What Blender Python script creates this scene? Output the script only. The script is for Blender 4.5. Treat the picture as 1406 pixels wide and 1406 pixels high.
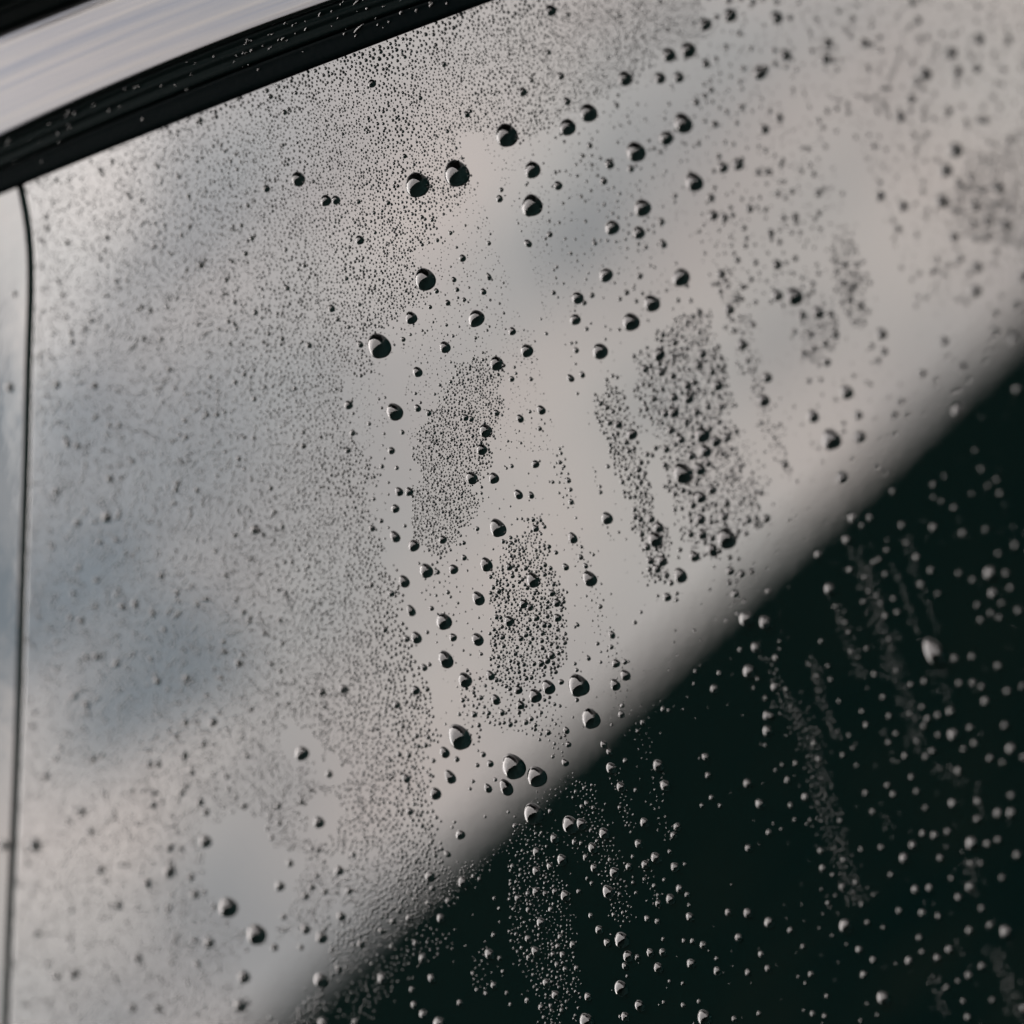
import bpy, math, random
import numpy as np
from mathutils import Vector, Matrix, noise

random.seed(11)
rng = np.random.default_rng(11)
for o in list(bpy.data.objects):
    bpy.data.objects.remove(o, do_unlink=True)
scene = bpy.context.scene
COL = scene.collection

# ------------------------------------------------------------------ camera
FR = 1406.0                   # pixels of the photograph
F = 6000.0                    # focal length in those pixels
D = 0.84                      # metres to the middle of the glass
TH = math.radians(46.0)       # the lens looks at the glass this far off square
NC = Vector((-.966 * math.sin(TH), -.26 * math.sin(TH), math.cos(TH))).normalized()
HC = Vector((-.680, .733, -272.0 / F)).normalized()      # mirrored "up"
UPC = (HC - 2 * HC.dot(NC) * NC).normalized()
ZC = UPC
XC = (Vector((1, 0, 0)) - UPC.x * UPC).normalized()
YC = ZC.cross(XC)
M3 = Matrix((XC, YC, ZC))     # camera axes -> world axes
CAM = Vector((0, 0, 1.45))
cam_d = bpy.data.cameras.new("camera")
cam = bpy.data.objects.new("camera", cam_d)
COL.objects.link(cam)
cam.matrix_world = Matrix.Translation(CAM) @ M3.to_4x4()
cam_d.sensor_fit = 'HORIZONTAL'
cam_d.sensor_width = 36.0
cam_d.lens = F / FR * 36.0
cam_d.clip_start = 0.02
cam_d.clip_end = 4000.0
cam_d.dof.use_dof = True
cam_d.dof.focus_distance = D * 1.005
cam_d.dof.aperture_fstop = 10.2
cam_d.dof.aperture_blades = 0
scene.camera = cam

NW = (M3 @ NC).normalized()                       # outward normal of the glass
PC = CAM + M3 @ Vector((0, 0, -D))                # its middle


def ray(px, py):
    return M3 @ Vector(((px - 703) / F, (703 - py) / F, -1.0))


def P(px, py, w=0.0):
    """the point of the glass (or of the plane w above it) seen at px, py"""
    d = ray(px, py)
    w = float(w)
    t = (PC + w * NW - CAM).dot(NW) / d.dot(NW)
    return CAM + t * d


def depth(px, py):
    d = ray(px, py)
    return (PC - CAM).dot(NW) / d.dot(NW)


DOWN = -(Vector((0, 0, 1)) - NW.z * NW)
DOWN.normalize()
SIDE = DOWN.cross(NW).normalized()
VIEW = (M3 @ Vector((0, 0, 1))).normalized()

# ------------------------------------------------------------------ light
SUN_EL, SUN_AZ = math.radians(58), math.radians(-35)
world = bpy.data.worlds.new("World")
scene.world = world
world.use_nodes = True
wt = world.node_tree
wt.nodes.clear()


def wn(kind, **kw):
    n = wt.nodes.new(kind)
    for k, v in kw.items():
        setattr(n, k, v)
    return n


def math_node(tree, op, a=None, b=None, c=None, clamp=False):
    n = tree.nodes.new('ShaderNodeMath')
    n.operation = op
    n.use_clamp = clamp
    for i, v in enumerate((a, b, c)):
        if v is None:
            continue
        if isinstance(v, (int, float)):
            n.inputs[i].default_value = v
        else:
            tree.links.new(v, n.inputs[i])
    return n.outputs[0]


def mix_rgb(tree, fac, a, b, mode='MIX'):
    n = tree.nodes.new('ShaderNodeMix')
    n.data_type = 'RGBA'
    n.blend_type = mode
    for sock, v in ((n.inputs[0], fac), (n.inputs[6], a), (n.inputs[7], b)):
        if isinstance(v, (int, float)):
            sock.default_value = v
        elif isinstance(v, tuple):
            sock.default_value = (*v, 1) if len(v) == 3 else v
        else:
            tree.links.new(v, sock)
    return n.outputs[2]


sky = wn('ShaderNodeTexSky', sky_type='NISHITA', sun_disc=False, sun_elevation=SUN_EL, sun_rotation=SUN_AZ)
sky.dust_density = 3.0
tc = wn('ShaderNodeTexCoord')
GEN = tc.outputs['Generated']
mp = wn('ShaderNodeMapping')
mp.inputs['Scale'].default_value = (7.0, 7.0, 19.0)
mp.inputs['Location'].default_value = (3.1, .7, 1.9)
wt.links.new(GEN, mp.inputs[0])
nz = wn('ShaderNodeTexNoise')
nz.inputs['Scale'].default_value = 1.0
nz.inputs['Detail'].default_value = 6.0
nz.inputs['Roughness'].default_value = .55
wt.links.new(mp.outputs[0], nz.inputs[0])
sx = wn('ShaderNodeSeparateXYZ')
wt.links.new(GEN, sx.inputs[0])
cr = wn('ShaderNodeValToRGB')
cr.color_ramp.elements[0].position = .33
cr.color_ramp.elements[1].position = .55
wt.links.new(nz.outputs[0], cr.inputs[0])
cover = cr.outputs[0]                              # 1 = thick pale cloud, 0 = thin blue-grey cloud
# breaks in the cloud: where the thin grey-blue shows
def mirrored(px, py):
    d = ray(px, py).normalized()
    return (d - 2 * d.dot(NW) * NW).normalized()
wob = wn('ShaderNodeMapping')
wob.inputs['Scale'].default_value = (20, 20, 38)
wt.links.new(GEN, wob.inputs[0])
nz2 = wn('ShaderNodeTexNoise')
nz2.inputs['Scale'].default_value = 1.0
nz2.inputs['Detail'].default_value = 5.0
wt.links.new(wob.outputs[0], nz2.inputs[0])
gap = None
for px, py, rad, amt in ((215, 920, 100, .95), (90, 850, 110, .55), (110, 545, 90, .26), (300, 770, 80, .28),
                         (795, 335, 62, .27), (1075, 480, 75, .27), (880, 555, 45, .30), (460, 505, 70, .28),
                         (130, 1240, 110, .24), (330, 1390, 130, .14), (120, 1390, 230, .34), (60, 1050, 620, .20)):
    v = mirrored(px, py)
    off = wn('ShaderNodeVectorMath', operation='SUBTRACT')
    wt.links.new(GEN, off.inputs[0])
    off.inputs[1].default_value = v
    flat = wn('ShaderNodeVectorMath', operation='MULTIPLY')
    wt.links.new(off.outputs[0], flat.inputs[0])
    flat.inputs[1].default_value = (.75, .75, 1.35)
    dp = wn('ShaderNodeVectorMath', operation='LENGTH')
    wt.links.new(flat.outputs[0], dp.inputs[0])
    r = rad / F
    t = math_node(wt, 'DIVIDE', dp.outputs['Value'], r * 1.7)
    t = math_node(wt, 'ADD', t, math_node(wt, 'MULTIPLY', math_node(wt, 'SUBTRACT', nz2.outputs[0], .5), 1.7))
    t = math_node(wt, 'SUBTRACT', 1.0, t, clamp=True)
    t = math_node(wt, 'MULTIPLY', t, amt * 1.6, clamp=True)
    gap = t if gap is None else math_node(wt, 'MAXIMUM', gap, t)
thick = math_node(wt, 'SUBTRACT', math_node(wt, 'MULTIPLY_ADD', cover, .55, .45), gap, clamp=True)
zen = math_node(wt, 'MULTIPLY_ADD', math_node(wt, 'MAXIMUM', sx.outputs[2], 0.0), .42, 1.0)
KC = 8.0
tint = mix_rgb(wt, math_node(wt, 'MULTIPLY_ADD', nz2.outputs[0], 3.0, -1.0, clamp=True), (KC * 1.13, KC * 1.07, KC * 1.02), (KC * 1.20, KC * 1.045, KC * .975))
cloud = mix_rgb(wt, thick, (KC * .32, KC * .36, KC * .41), tint)
zc = wn('ShaderNodeCombineXYZ')
for i in range(3):
    wt.links.new(zen, zc.inputs[i])
cloud = mix_rgb(wt, 1.0, cloud, zc.outputs[0], 'MULTIPLY')
total = mix_rgb(wt, .86, sky.outputs[0], cloud)
bg = wn('ShaderNodeBackground')
bg.inputs[1].default_value = 0.10
wt.links.new(total, bg.inputs[0])
wo = wn('ShaderNodeOutputWorld')
wt.links.new(bg.outputs[0], wo.inputs[0])

sun_d = bpy.data.lights.new("sun", 'SUN')
sun_d.energy = 0.5
sun_d.angle = math.radians(120)
sun_d.color = (1.0, .96, .90)
sun = bpy.data.objects.new("sun", sun_d)
COL.objects.link(sun)
sd = Vector((math.sin(SUN_AZ) * math.cos(SUN_EL), math.cos(SUN_AZ) * math.cos(SUN_EL), math.sin(SUN_EL)))
sun.rotation_euler = sd.to_track_quat('Z', 'Y').to_euler()
sun.location = (0, 0, 6)

vs = scene.view_settings
vs.view_transform = 'Standard'
vs.look = 'None'
vs.gamma = 1.0
vs.use_curve_mapping = False
vs.exposure = 3.5
scene.cycles.use_denoising = True
scene.cycles.max_bounces = 10
scene.cycles.transmission_bounces = 8
scene.cycles.caustics_refractive = True
scene.cycles.caustics_reflective = True


# ------------------------------------------------------------------ materials
def material(name):
    m = bpy.data.materials.new(name)
    m.use_nodes = True
    return m, m.node_tree, m.node_tree.nodes['Principled BSDF']


def tex_noise(t, scale, detail=3.0, vec_scale=None, kind='Object'):
    c = t.nodes.new('ShaderNodeTexCoord')
    n = t.nodes.new('ShaderNodeTexNoise')
    n.inputs['Scale'].default_value = scale
    n.inputs['Detail'].default_value = detail
    src = c.outputs[kind]
    if vec_scale:
        mm = t.nodes.new('ShaderNodeMapping')
        mm.inputs['Scale'].default_value = vec_scale
        t.links.new(src, mm.inputs[0])
        src = mm.outputs[0]
    t.links.new(src, n.inputs[0])
    return n.outputs[0]


def bump(t, b, h, strength, dist):
    n = t.nodes.new('ShaderNodeBump')
    n.inputs['Strength'].default_value = strength
    n.inputs['Distance'].default_value = dist
    t.links.new(h, n.inputs['Height'])
    t.links.new(n.outputs[0], b.inputs['Normal'])


def gloss(name, wav):
    m, t, b = material(name)
    b.inputs['Base Color'].default_value = (.00004, .00115, .00112, 1)
    b.inputs['Roughness'].default_value = .012
    b.inputs['IOR'].default_value = 1.50
    bump(t, b, tex_noise(t, 160.0, 2.0), wav, .0001)
    return m


M_GLASS = gloss("dark_tinted_glass", .02)
M_PILLAR = gloss("gloss_black_pillar_paint", .25)
M_PILLAR.node_tree.nodes["Principled BSDF"].inputs["IOR"].default_value = 1.43

m, t, b = material("polished_trim_painted_streaks")
b.inputs['Metallic'].default_value = 1.0
b.inputs['Roughness'].default_value = .10
cr2 = t.nodes.new('ShaderNodeValToRGB')  # blue-grey and warm streaks of mirrored sky, painted into the trim colour
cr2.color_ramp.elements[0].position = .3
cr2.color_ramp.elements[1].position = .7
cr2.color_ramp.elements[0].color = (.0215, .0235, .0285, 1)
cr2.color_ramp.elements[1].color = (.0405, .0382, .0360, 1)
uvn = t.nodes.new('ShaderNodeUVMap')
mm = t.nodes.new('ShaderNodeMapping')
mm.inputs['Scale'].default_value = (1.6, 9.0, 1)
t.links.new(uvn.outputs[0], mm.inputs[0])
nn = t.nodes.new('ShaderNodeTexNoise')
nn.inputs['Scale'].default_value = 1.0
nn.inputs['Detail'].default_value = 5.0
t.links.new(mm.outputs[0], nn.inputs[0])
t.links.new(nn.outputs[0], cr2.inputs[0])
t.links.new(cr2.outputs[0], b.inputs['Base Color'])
bump(t, b, nn.outputs[0], .12, .0010)
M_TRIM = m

m, t, b = material("black_rubber")
b.inputs['Base Color'].default_value = (.0001, .0013, .0013, 1)
b.inputs['Roughness'].default_value = .55
b.inputs['Specular IOR Level'].default_value = .006
bump(t, b, tex_noise(t, 900.0, 3.0), .25, .0003)
M_RUBBER = m

m, t, b = material("smooth_black_rubber")
b.inputs['Base Color'].default_value = (.0001, .0010, .0012, 1)
b.inputs['Roughness'].default_value = .5
b.inputs['Specular IOR Level'].default_value = .005
bump(t, b, tex_noise(t, 700.0, 3.0), .2, .0003)
M_RUBBER2 = m

m, t, b = material("added_overhang_grey")
b.inputs['Base Color'].default_value = (.13, .133, .135, 1)  # grey chosen for the tone it gives the upper drops' caps
b.inputs['Roughness'].default_value = .35
M_OVERHANG = m

m, t, b = material("faded_seam_rubber")
b.inputs['Base Color'].default_value = (.0030, .0120, .0110, 1)
b.inputs['Roughness'].default_value = .6
b.inputs['Specular IOR Level'].default_value = .05
bump(t, b, tex_noise(t, 700.0, 3.0), .2, .0003)
M_GASKET = m

m, t, b = material("rain_water")
b.inputs['Base Color'].default_value = (.006, .013, .0125, 1)
b.inputs['Roughness'].default_value = 0.0
b.inputs['IOR'].default_value = 1.34
b.inputs['Transmission Weight'].default_value = 1.0
M_WATER = m

m, t, b = material("damp_asphalt")
c1 = tex_noise(t, .9, 6.0)
r1 = t.nodes.new('ShaderNodeValToRGB')
r1.color_ramp.elements[0].position = .42
r1.color_ramp.elements[1].position = .68
r1.color_ramp.elements[0].color = (.0012, .0042, .0044, 1)
r1.color_ramp.elements[1].color = (.012, .0125, .0085, 1)
t.links.new(c1, r1.inputs[0])
t.links.new(r1.outputs[0], b.inputs['Base Color'])
b.inputs['Roughness'].default_value = .95
b.inputs['Specular IOR Level'].default_value = .0
bump(t, b, tex_noise(t, 120.0, 4.0), .4, .01)
M_GROUND = m


# ------------------------------------------------------------------ helpers
def mesh_obj(name, verts, faces, mat, parent=None, uvs=None, smooth=True, autos=None):
    me = bpy.data.meshes.new(name)
    me.from_pydata([tuple(v) for v in verts], [], faces)
    me.materials.append(mat)
    if smooth:
        me.polygons.foreach_set('use_smooth', [True] * len(me.polygons))
    if uvs is not None:
        lay = me.uv_layers.new(name='UVMap')
        for l in me.loops:
            lay.data[l.index].uv = uvs[l.vertex_index]
    me.update()
    o = bpy.data.objects.new(name, me)
    COL.objects.link(o)
    if parent is not None:
        o.parent = parent
    return o


def loft(rows, flip=False):
    """rows: equal-length lists of points -> verts, quads"""
    n = len(rows[0])
    vs_, fs = [], []
    for r in rows:
        vs_ += r
    for i in range(len(rows) - 1):
        for j in range(n - 1):
            q = (i * n + j, i * n + j + 1, (i + 1) * n + j + 1, (i + 1) * n + j)
            fs.append(q[::-1] if flip else q)
    return vs_, fs


def face_out(o, ref=None):
    """turn the faces so that they look outward along the glass normal on the whole"""
    me = o.data
    s = sum((p.normal.dot(NW) * p.area) for p in me.polygons)
    if s < 0:
        me.flip_normals()


def interp(x, pts):
    if x <= pts[0][0]:
        (x0, y0), (x1, y1) = pts[0], pts[1]
    elif x >= pts[-1][0]:
        (x0, y0), (x1, y1) = pts[-2], pts[-1]
    else:
        for (x0, y0), (x1, y1) in zip(pts, pts[1:]):
            if x0 <= x <= x1:
                break
    return y0 + (y1 - y0) * (x - x0) / (x1 - x0)


def smoothed(pts):
    xs = np.array([p[0] for p in pts], float)
    ys = np.array([p[1] for p in pts], float)
    c = np.polyfit(xs, ys, 2)
    lo, hi = xs.min() - 60, xs.max() + 60

    def f(x):
        if x < lo:
            return np.polyval(c, lo) + (2 * c[0] * lo + c[1]) * (x - lo)
        if x > hi:
            return np.polyval(c, hi) + (2 * c[0] * hi + c[1]) * (x - hi)
        return float(np.polyval(c, x))
    return f


SEAL_LOW = smoothed([(0, 267), (157, 202), (298, 144), (470, 79), (584, 33), (671, 3)])
SEAL_TOP = smoothed([(0, 193), (100, 147), (200, 104), (288, 68), (384, 33), (470, 1)])
SEAL_MID = lambda x: SEAL_TOP(x) + .55 * (SEAL_LOW(x) - SEAL_TOP(x))
TRIM_TOP = lambda x: SEAL_TOP(x) - 150 + .055 * min(max(x, -200), 500)
SEAM = [(14, 200), (30, 257), (37, 288), (42, 325), (44, 372), (42.5, 429), (40, 490), (37, 627), (32, 784), (28, 938), (22, 1103), (14, 1270), (9, 1404), (0, 1640), (-8, 1900)]
def seam(y):
    s_, n_ = 0.0, 0
    for k in range(-3, 4):
        s_ += interp(y + 14 * k, [(q, p) for p, q in SEAM])
        n_ += 1
    return s_ / n_


# ------------------------------------------------------------------ ground
g = []
N = 96
R = 1500.0
gv = [(0, 0, 0)] + [(r * math.cos(a * 2 * math.pi / N), r * math.sin(a * 2 * math.pi / N), 0) for r in (3, 12, 60, 300, R) for a in range(N)]
gf = [(0, 1 + a, 1 + (a + 1) % N) for a in range(N)]
for k in range(4):
    for a in range(N):
        gf.append((1 + k * N + a, 1 + (k + 1) * N + a, 1 + (k + 1) * N + (a + 1) % N, 1 + k * N + (a + 1) % N))
go = mesh_obj("ground", gv, gf, M_GROUND, smooth=False)
go['kind'] = 'structure'

# ------------------------------------------------------------------ the car's side
car = bpy.data.objects.new("parked_car", None)
COL.objects.link(car)
car.location = (PC.x, PC.y, 0)
car['label'] = "glossy black car side, its slanted window wet with rain under a bright trim strip"
car['category'] = "car"
bpy.context.view_layer.update()
CARINV = Matrix.Translation(-car.location)


def part(name, verts, faces, mat, parent=None, uvs=None, smooth=True):
    par = parent or car
    o = mesh_obj(name, verts, faces, mat, None, uvs, smooth)
    o.parent = par
    o.matrix_parent_inverse = (Matrix.Translation(car.location)).inverted() if par is car else Matrix()
    face_out(o)
    return o


def panel(name, mat, left, right, ys, cols, bow=0.0):
    """a plate: px columns between two edge curves; edges rolled back, sides 6 mm deep"""
    rows = []
    for y in ys:
        a, b_ = left(y), right(y)
        r = []
        for u, w in cols:
            x = a + (b_ - a) * u[0] + u[1]
            r.append(P(x, y, w - bow * (u[0] * (1 - u[0]) * -4)))
        rows.append(r)
    return loft(rows)


ys = [-260 + i * 24 for i in range(92)]
L = lambda y: seam(y) + 5.0
# glass: starts at the seam with a rolled edge
cols = [((0, 0), -.006), ((0, 0), 0), ((0, 1.0), 0), ((0, 6), 0)] + [((i / 60.0, 9), 0) for i in range(0, 61)] + [((1, 9.5), -.006)]
v_, f_ = panel("window_pane", M_GLASS, L, lambda y: 1980.0, ys, cols)
glass = part("window_pane", v_, f_, M_GLASS)

# pillar cover: the strip left of the seam, bowed a little
Rr = lambda y: seam(y) - 3.8
cols = [((0, 0), -.006)] + [((i / 40.0, -4), 0) for i in range(0, 41)] + [((1, -2.4), 0), ((1, 0), 0), ((1, 0), -.006)]


def pillar_w(u):
    return .0016 * (1 - u) ** 2 + .0


rows = []
for y in ys:
    a, b_ = Rr(y) - 230, Rr(y)
    r = []
    for (u, dx), w in cols:
        r.append(P(a + (b_ - a) * u + dx, y, w + pillar_w(u)))
    rows.append(r)
v_, f_ = loft(rows)
part("pillar_cover", v_, f_, M_PILLAR)

# gasket in the gap between them, set back
rows = []
for y in ys:
    s = seam(y)
    rows.append([P(s - 6, y, -.005), P(s - 4.2, y, -.0016), P(s - 1, y, -.0007), P(s + 1, y, -.0005), P(s + 4, y, -.0008), P(s + 6.4, y, -.0018), P(s + 8, y, -.005)])
v_, f_ = loft(rows)
part("seam_gasket", v_, f_, M_GASKET)

# seal and trim: swept along the upper edge of the glass
xs_ = [-330 + i * 14 for i in range(110)]


def sweep(name, prof, lo, hi, mat, parent=None, jag=0.0):
    rows, uvs = [], []
    for k, x in enumerate(xs_):
        r = []
        for j, (a, w) in enumerate(prof):
            y = lo(x) + (hi(x) - lo(x)) * a
            r.append(P(x, y, w))
            uvs.append((x / 1406.0, a))
        rows.append(r)
    v, f = loft(rows)
    return part(name, v, f, mat, parent, uvs)


mmw = .001
seal = sweep("rubber_seal", [(-.02, .4 * mmw), (0, 1.6 * mmw), (.03, 2.6 * mmw), (.09, 3.4 * mmw), (.18, 3.6 * mmw), (.3, 3.5 * mmw), (.38, 3.2 * mmw), (.44, 3.3 * mmw), (.52, 3.8 * mmw),
                             (.6, 4.0 * mmw), (.68, 3.8 * mmw), (.74, 3.5 * mmw), (.8, 3.7 * mmw), (.9, 4.2 * mmw), (1.0, 4.4 * mmw), (1.06, 1.5 * mmw)], SEAL_MID, SEAL_TOP, M_RUBBER)
lip = sweep("seal_lip", [(-.012, -.8 * mmw), (0, .3 * mmw), (.04, .9 * mmw), (.12, 1.35 * mmw), (.3, 1.7 * mmw), (.6, 2.0 * mmw), (.85, 2.3 * mmw), (.97, 2.6 * mmw), (1.0, 2.4 * mmw), (1.02, .5 * mmw)], SEAL_LOW, SEAL_MID, M_RUBBER2, seal)
prof = [(-.015, 2.0 * mmw), (0, 4.0 * mmw), (.012, 4.9 * mmw), (.04, 5.25 * mmw)]
for i in range(1, 25):
    a = .04 + .93 * i / 24
    prof.append((a, (5.25 - 1.9 * (a - .04) ** 1.8) * mmw))
prof += [(.985, 3.0 * mmw), (1.0, 2.0 * mmw), (1.01, -2 * mmw)]
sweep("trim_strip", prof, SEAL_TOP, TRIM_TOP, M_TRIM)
up = lambda x: TRIM_TOP(x) - 130
prof = [(-.03, -1 * mmw), (0, 1.2 * mmw), (.05, 1.9 * mmw), (.14, 1.9 * mmw), (.2, 2.6 * mmw), (.235, 3.2 * mmw), (.27, 2.6 * mmw), (.33, 2.2 * mmw), (.42, 2.4 * mmw), (.44, -1 * mmw)]
sweep("roof_gutter", prof, TRIM_TOP, up, M_RUBBER)


prof = [(.405, .5 * mmw), (.41, 3.2 * mmw), (.47, 6 * mmw), (.7, 13 * mmw), (1.0, 26 * mmw), (1.4, 38 * mmw), (1.9, 45 * mmw), (2.6, 48 * mmw), (2.8, 40 * mmw), (2.8, 8 * mmw)]
sweep("added_shade_overhang", prof, TRIM_TOP, up, M_OVERHANG)  # added overhang out of view, keeps sky off the upper drops

# ------------------------------------------------------------------ rain: traced drops
# four-times enlarged tiles of the glass: "x,y,height[,width]" in tile pixels; D tiles give the pale caps seen in the dark reflection
T = {}
T['L', 0, 0, .95] = """253,1255,35 248,1190,35 580,1302,35 975,970,28 1103,867,22 993,1292,28 870,1272,25 770,1097,28 1210,798,22 545,930,30 558,957,28 365,1332,35 1360,560,20 970,718,20 1052,745,16 898,830,20
930,722,20 1190,780,20 1352,1058,18 1372,630,18 495,885,25 1128,1050,25 1318,1135,20"""
T['L', 352, 0, 1] = """865,1015,124,112 1078,952,136,112 1356,743,120,100 220,982,75,62 372,1100,56,54 430,1098,48,40 628,458,42,40 677,282,30 152,616,32 50,1035,42 1150,627,36 1171,610,24 1024,353,32 896,538,26 365,412,22
388,453,18 560,1316,48 719,1112,28 810,856,28 642,1167,24 1328,1090,38 1341,1041,26 1062,1278,24 905,1190,24 907,1342,22 1272,1334,28 378,661,18 612,647,22 640,272,20 488,314,18 338,507,16 472,735,20 309,995,22
556,1107,28 648,1275,24 764,1288,22 955,1022,22 968,1043,20 1044,720,24 1093,812,20 1020,1049,16 1142,1012,20 752,1022,20 815,1160,18 862,902,22 920,828,18 843,1375,18 960,1207,22 947,1233,18 990,1318,24
1213,1250,16 648,367,22 712,378,20 538,1220,20 595,1233,20 464,1190,18 1335,106,18 1015,210,16 1215,108,18 1385,298,20 1340,428,18 1250,520,18 1125,868,18 740,1328,18"""
T['L', 704, 0, .93] = """200,57,62,54 300,80,30 192,286,34 258,416,44 98,440,32 49,504,48,42 291,556,46,36 404,620,104,84 290,699,92,80 607,430,86,66 800,428,66 904,424,60 846,300,80,66 952,275,86,76 1048,134,70 1184,84,76
1312,10,40 804,8,30 1052,348,50 1345,400,74,66 1380,378,44 1000,560,42 1050,525,34 567,576,30 922,676,114,82 832,758,76,70 661,834,114,90 419,798,38 381,855,30 524,900,58,42 540,876,20 643,925,42 95,932,88,84
494,993,46,36 243,1018,50 89,1128,116,106 982,998,108,80 1144,918,62 1226,900,66 1252,872,30 1104,682,40 1250,590,36 1374,708,52 1016,788,30 700,1140,92,84 535,1248,76,72 682,1276,68,60 810,1215,42
819,1338,52,34 1082,1084,44 1094,1180,54 1156,1194,48 1293,1144,48 1264,1250,34 1382,1150,32 1342,945,40 1392,942,40 79,1335,52,32 199,1286,36 178,1310,20 448,1334,28 316,1390,24 373,1077,26 887,1074,30
232,945,24 1020,1268,24 1400,1280,44 1104,1028,26 1190,1297,24 1196,1345,24 432,905,26 432,853,20 480,870,22 546,1170,22 728,1356,26 498,1123,22 397,1213,22 198,1213,22 285,1310,18 80,1003,18 725,655,20
830,652,20 855,570,22 588,688,18 520,320,24 375,310,22 365,445,24 97,660,22 433,763,18 352,965,20 806,832,26 772,814,24 1244,448,26 516,1320,20 626,1362,20"""
T['L', 1054, 0, .86] = """40,95,80 45,10,40 165,15,30 92,302,66 35,348,36 97,368,28 322,236,56 310,326,60 524,236,56 463,100,40 786,12,50 820,112,50 1150,212,66 995,292,70 1035,390,58 1140,375,56 1312,215,50 1287,380,40 857,406,74
812,445,50 782,542,52 720,640,60 988,610,44 1185,657,52 624,560,32 855,600,36 850,645,36 60,646,48 1022,822,86 970,934,76 948,1104,76 576,800,38 610,1000,36 608,1074,58 734,1130,60 272,1058,46 50,1064,40
146,1187,46 12,1278,48 182,940,34 86,996,30 215,815,36 710,1255,44 1048,1002,50 1170,1044,46 1256,1026,70 1203,1213,60 1300,1235,66 1015,1300,58 1132,1138,50 1022,1155,42 1128,1230,44 1132,1306,44 1190,1308,44
1325,1145,50 1248,1120,46 1210,780,36 1248,795,36 1325,765,44 865,735,36 800,745,34 1085,660,36 1062,580,30 480,752,30 386,548,30 866,1190,32 1110,980,36 1056,1090,40 1360,1335,36 952,185,32 840,232,28
1100,445,32 1030,465,32 10,945,36 375,380,32 230,180,30 545,360,28 664,425,28"""
T['L', 0, 352, .98] = """1097,47,40 1283,250,32 1396,306,36 1281,369,30 1197,398,26 785,450,34 878,454,32 738,485,26 1187,868,32 1390,782,32 1016,992,34 1306,1110,34 968,1245,34 960,1280,34 1077,1282,34 720,1125,32 596,1217,40
302,1290,40 365,1028,40 420,1038,38 460,395,34 500,352,32 515,712,38 390,470,34 45,718,52 76,206,34 315,140,32 335,212,30 820,295,32 650,925,30 595,925,30 925,618,30 1285,690,30 1336,648,28 1376,1225,26
1390,995,28 305,700,40 630,135,30 520,880,34"""
T['L', 352, 352, .97] = """1125,10,40 910,127,118,96 654,490,138,104 840,337,66,56 984,190,32 1079,127,32 1271,112,42,24 1240,194,38,28 1098,183,28 1136,237,26 1045,255,34 950,278,26 1194,341,82,86 1397,410,44 1026,498,64,50
802,455,30 1307,588,76,64 1352,598,26 877,634,58,42 1396,673,34 406,285,44 490,122,28 284,487,36 564,482,44,28 562,263,26 503,388,26 590,373,22 747,853,98,72 500,816,46 879,832,42,30 940,860,36 1311,858,38,28
1248,958,74,60 1142,884,38 1173,892,34 1228,1060,60,50 1173,1216,70,52 1294,1217,58,50 777,1290,50,36 831,1290,46 523,968,36 497,1064,36 736,1066,40 797,965,30 685,1152,28 767,1160,26 756,1384,46 255,1040,34
350,990,24 571,654,22 640,1330,24 207,725,28 928,962,24 973,966,24 921,420,16 1076,437,20 1200,448,20 616,918,26 1398,1150,26 1370,1162,18 871,752,20 1182,985,24 440,345,28 602,1145,22 625,632,20 942,1048,24
1045,1105,22"""
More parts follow.
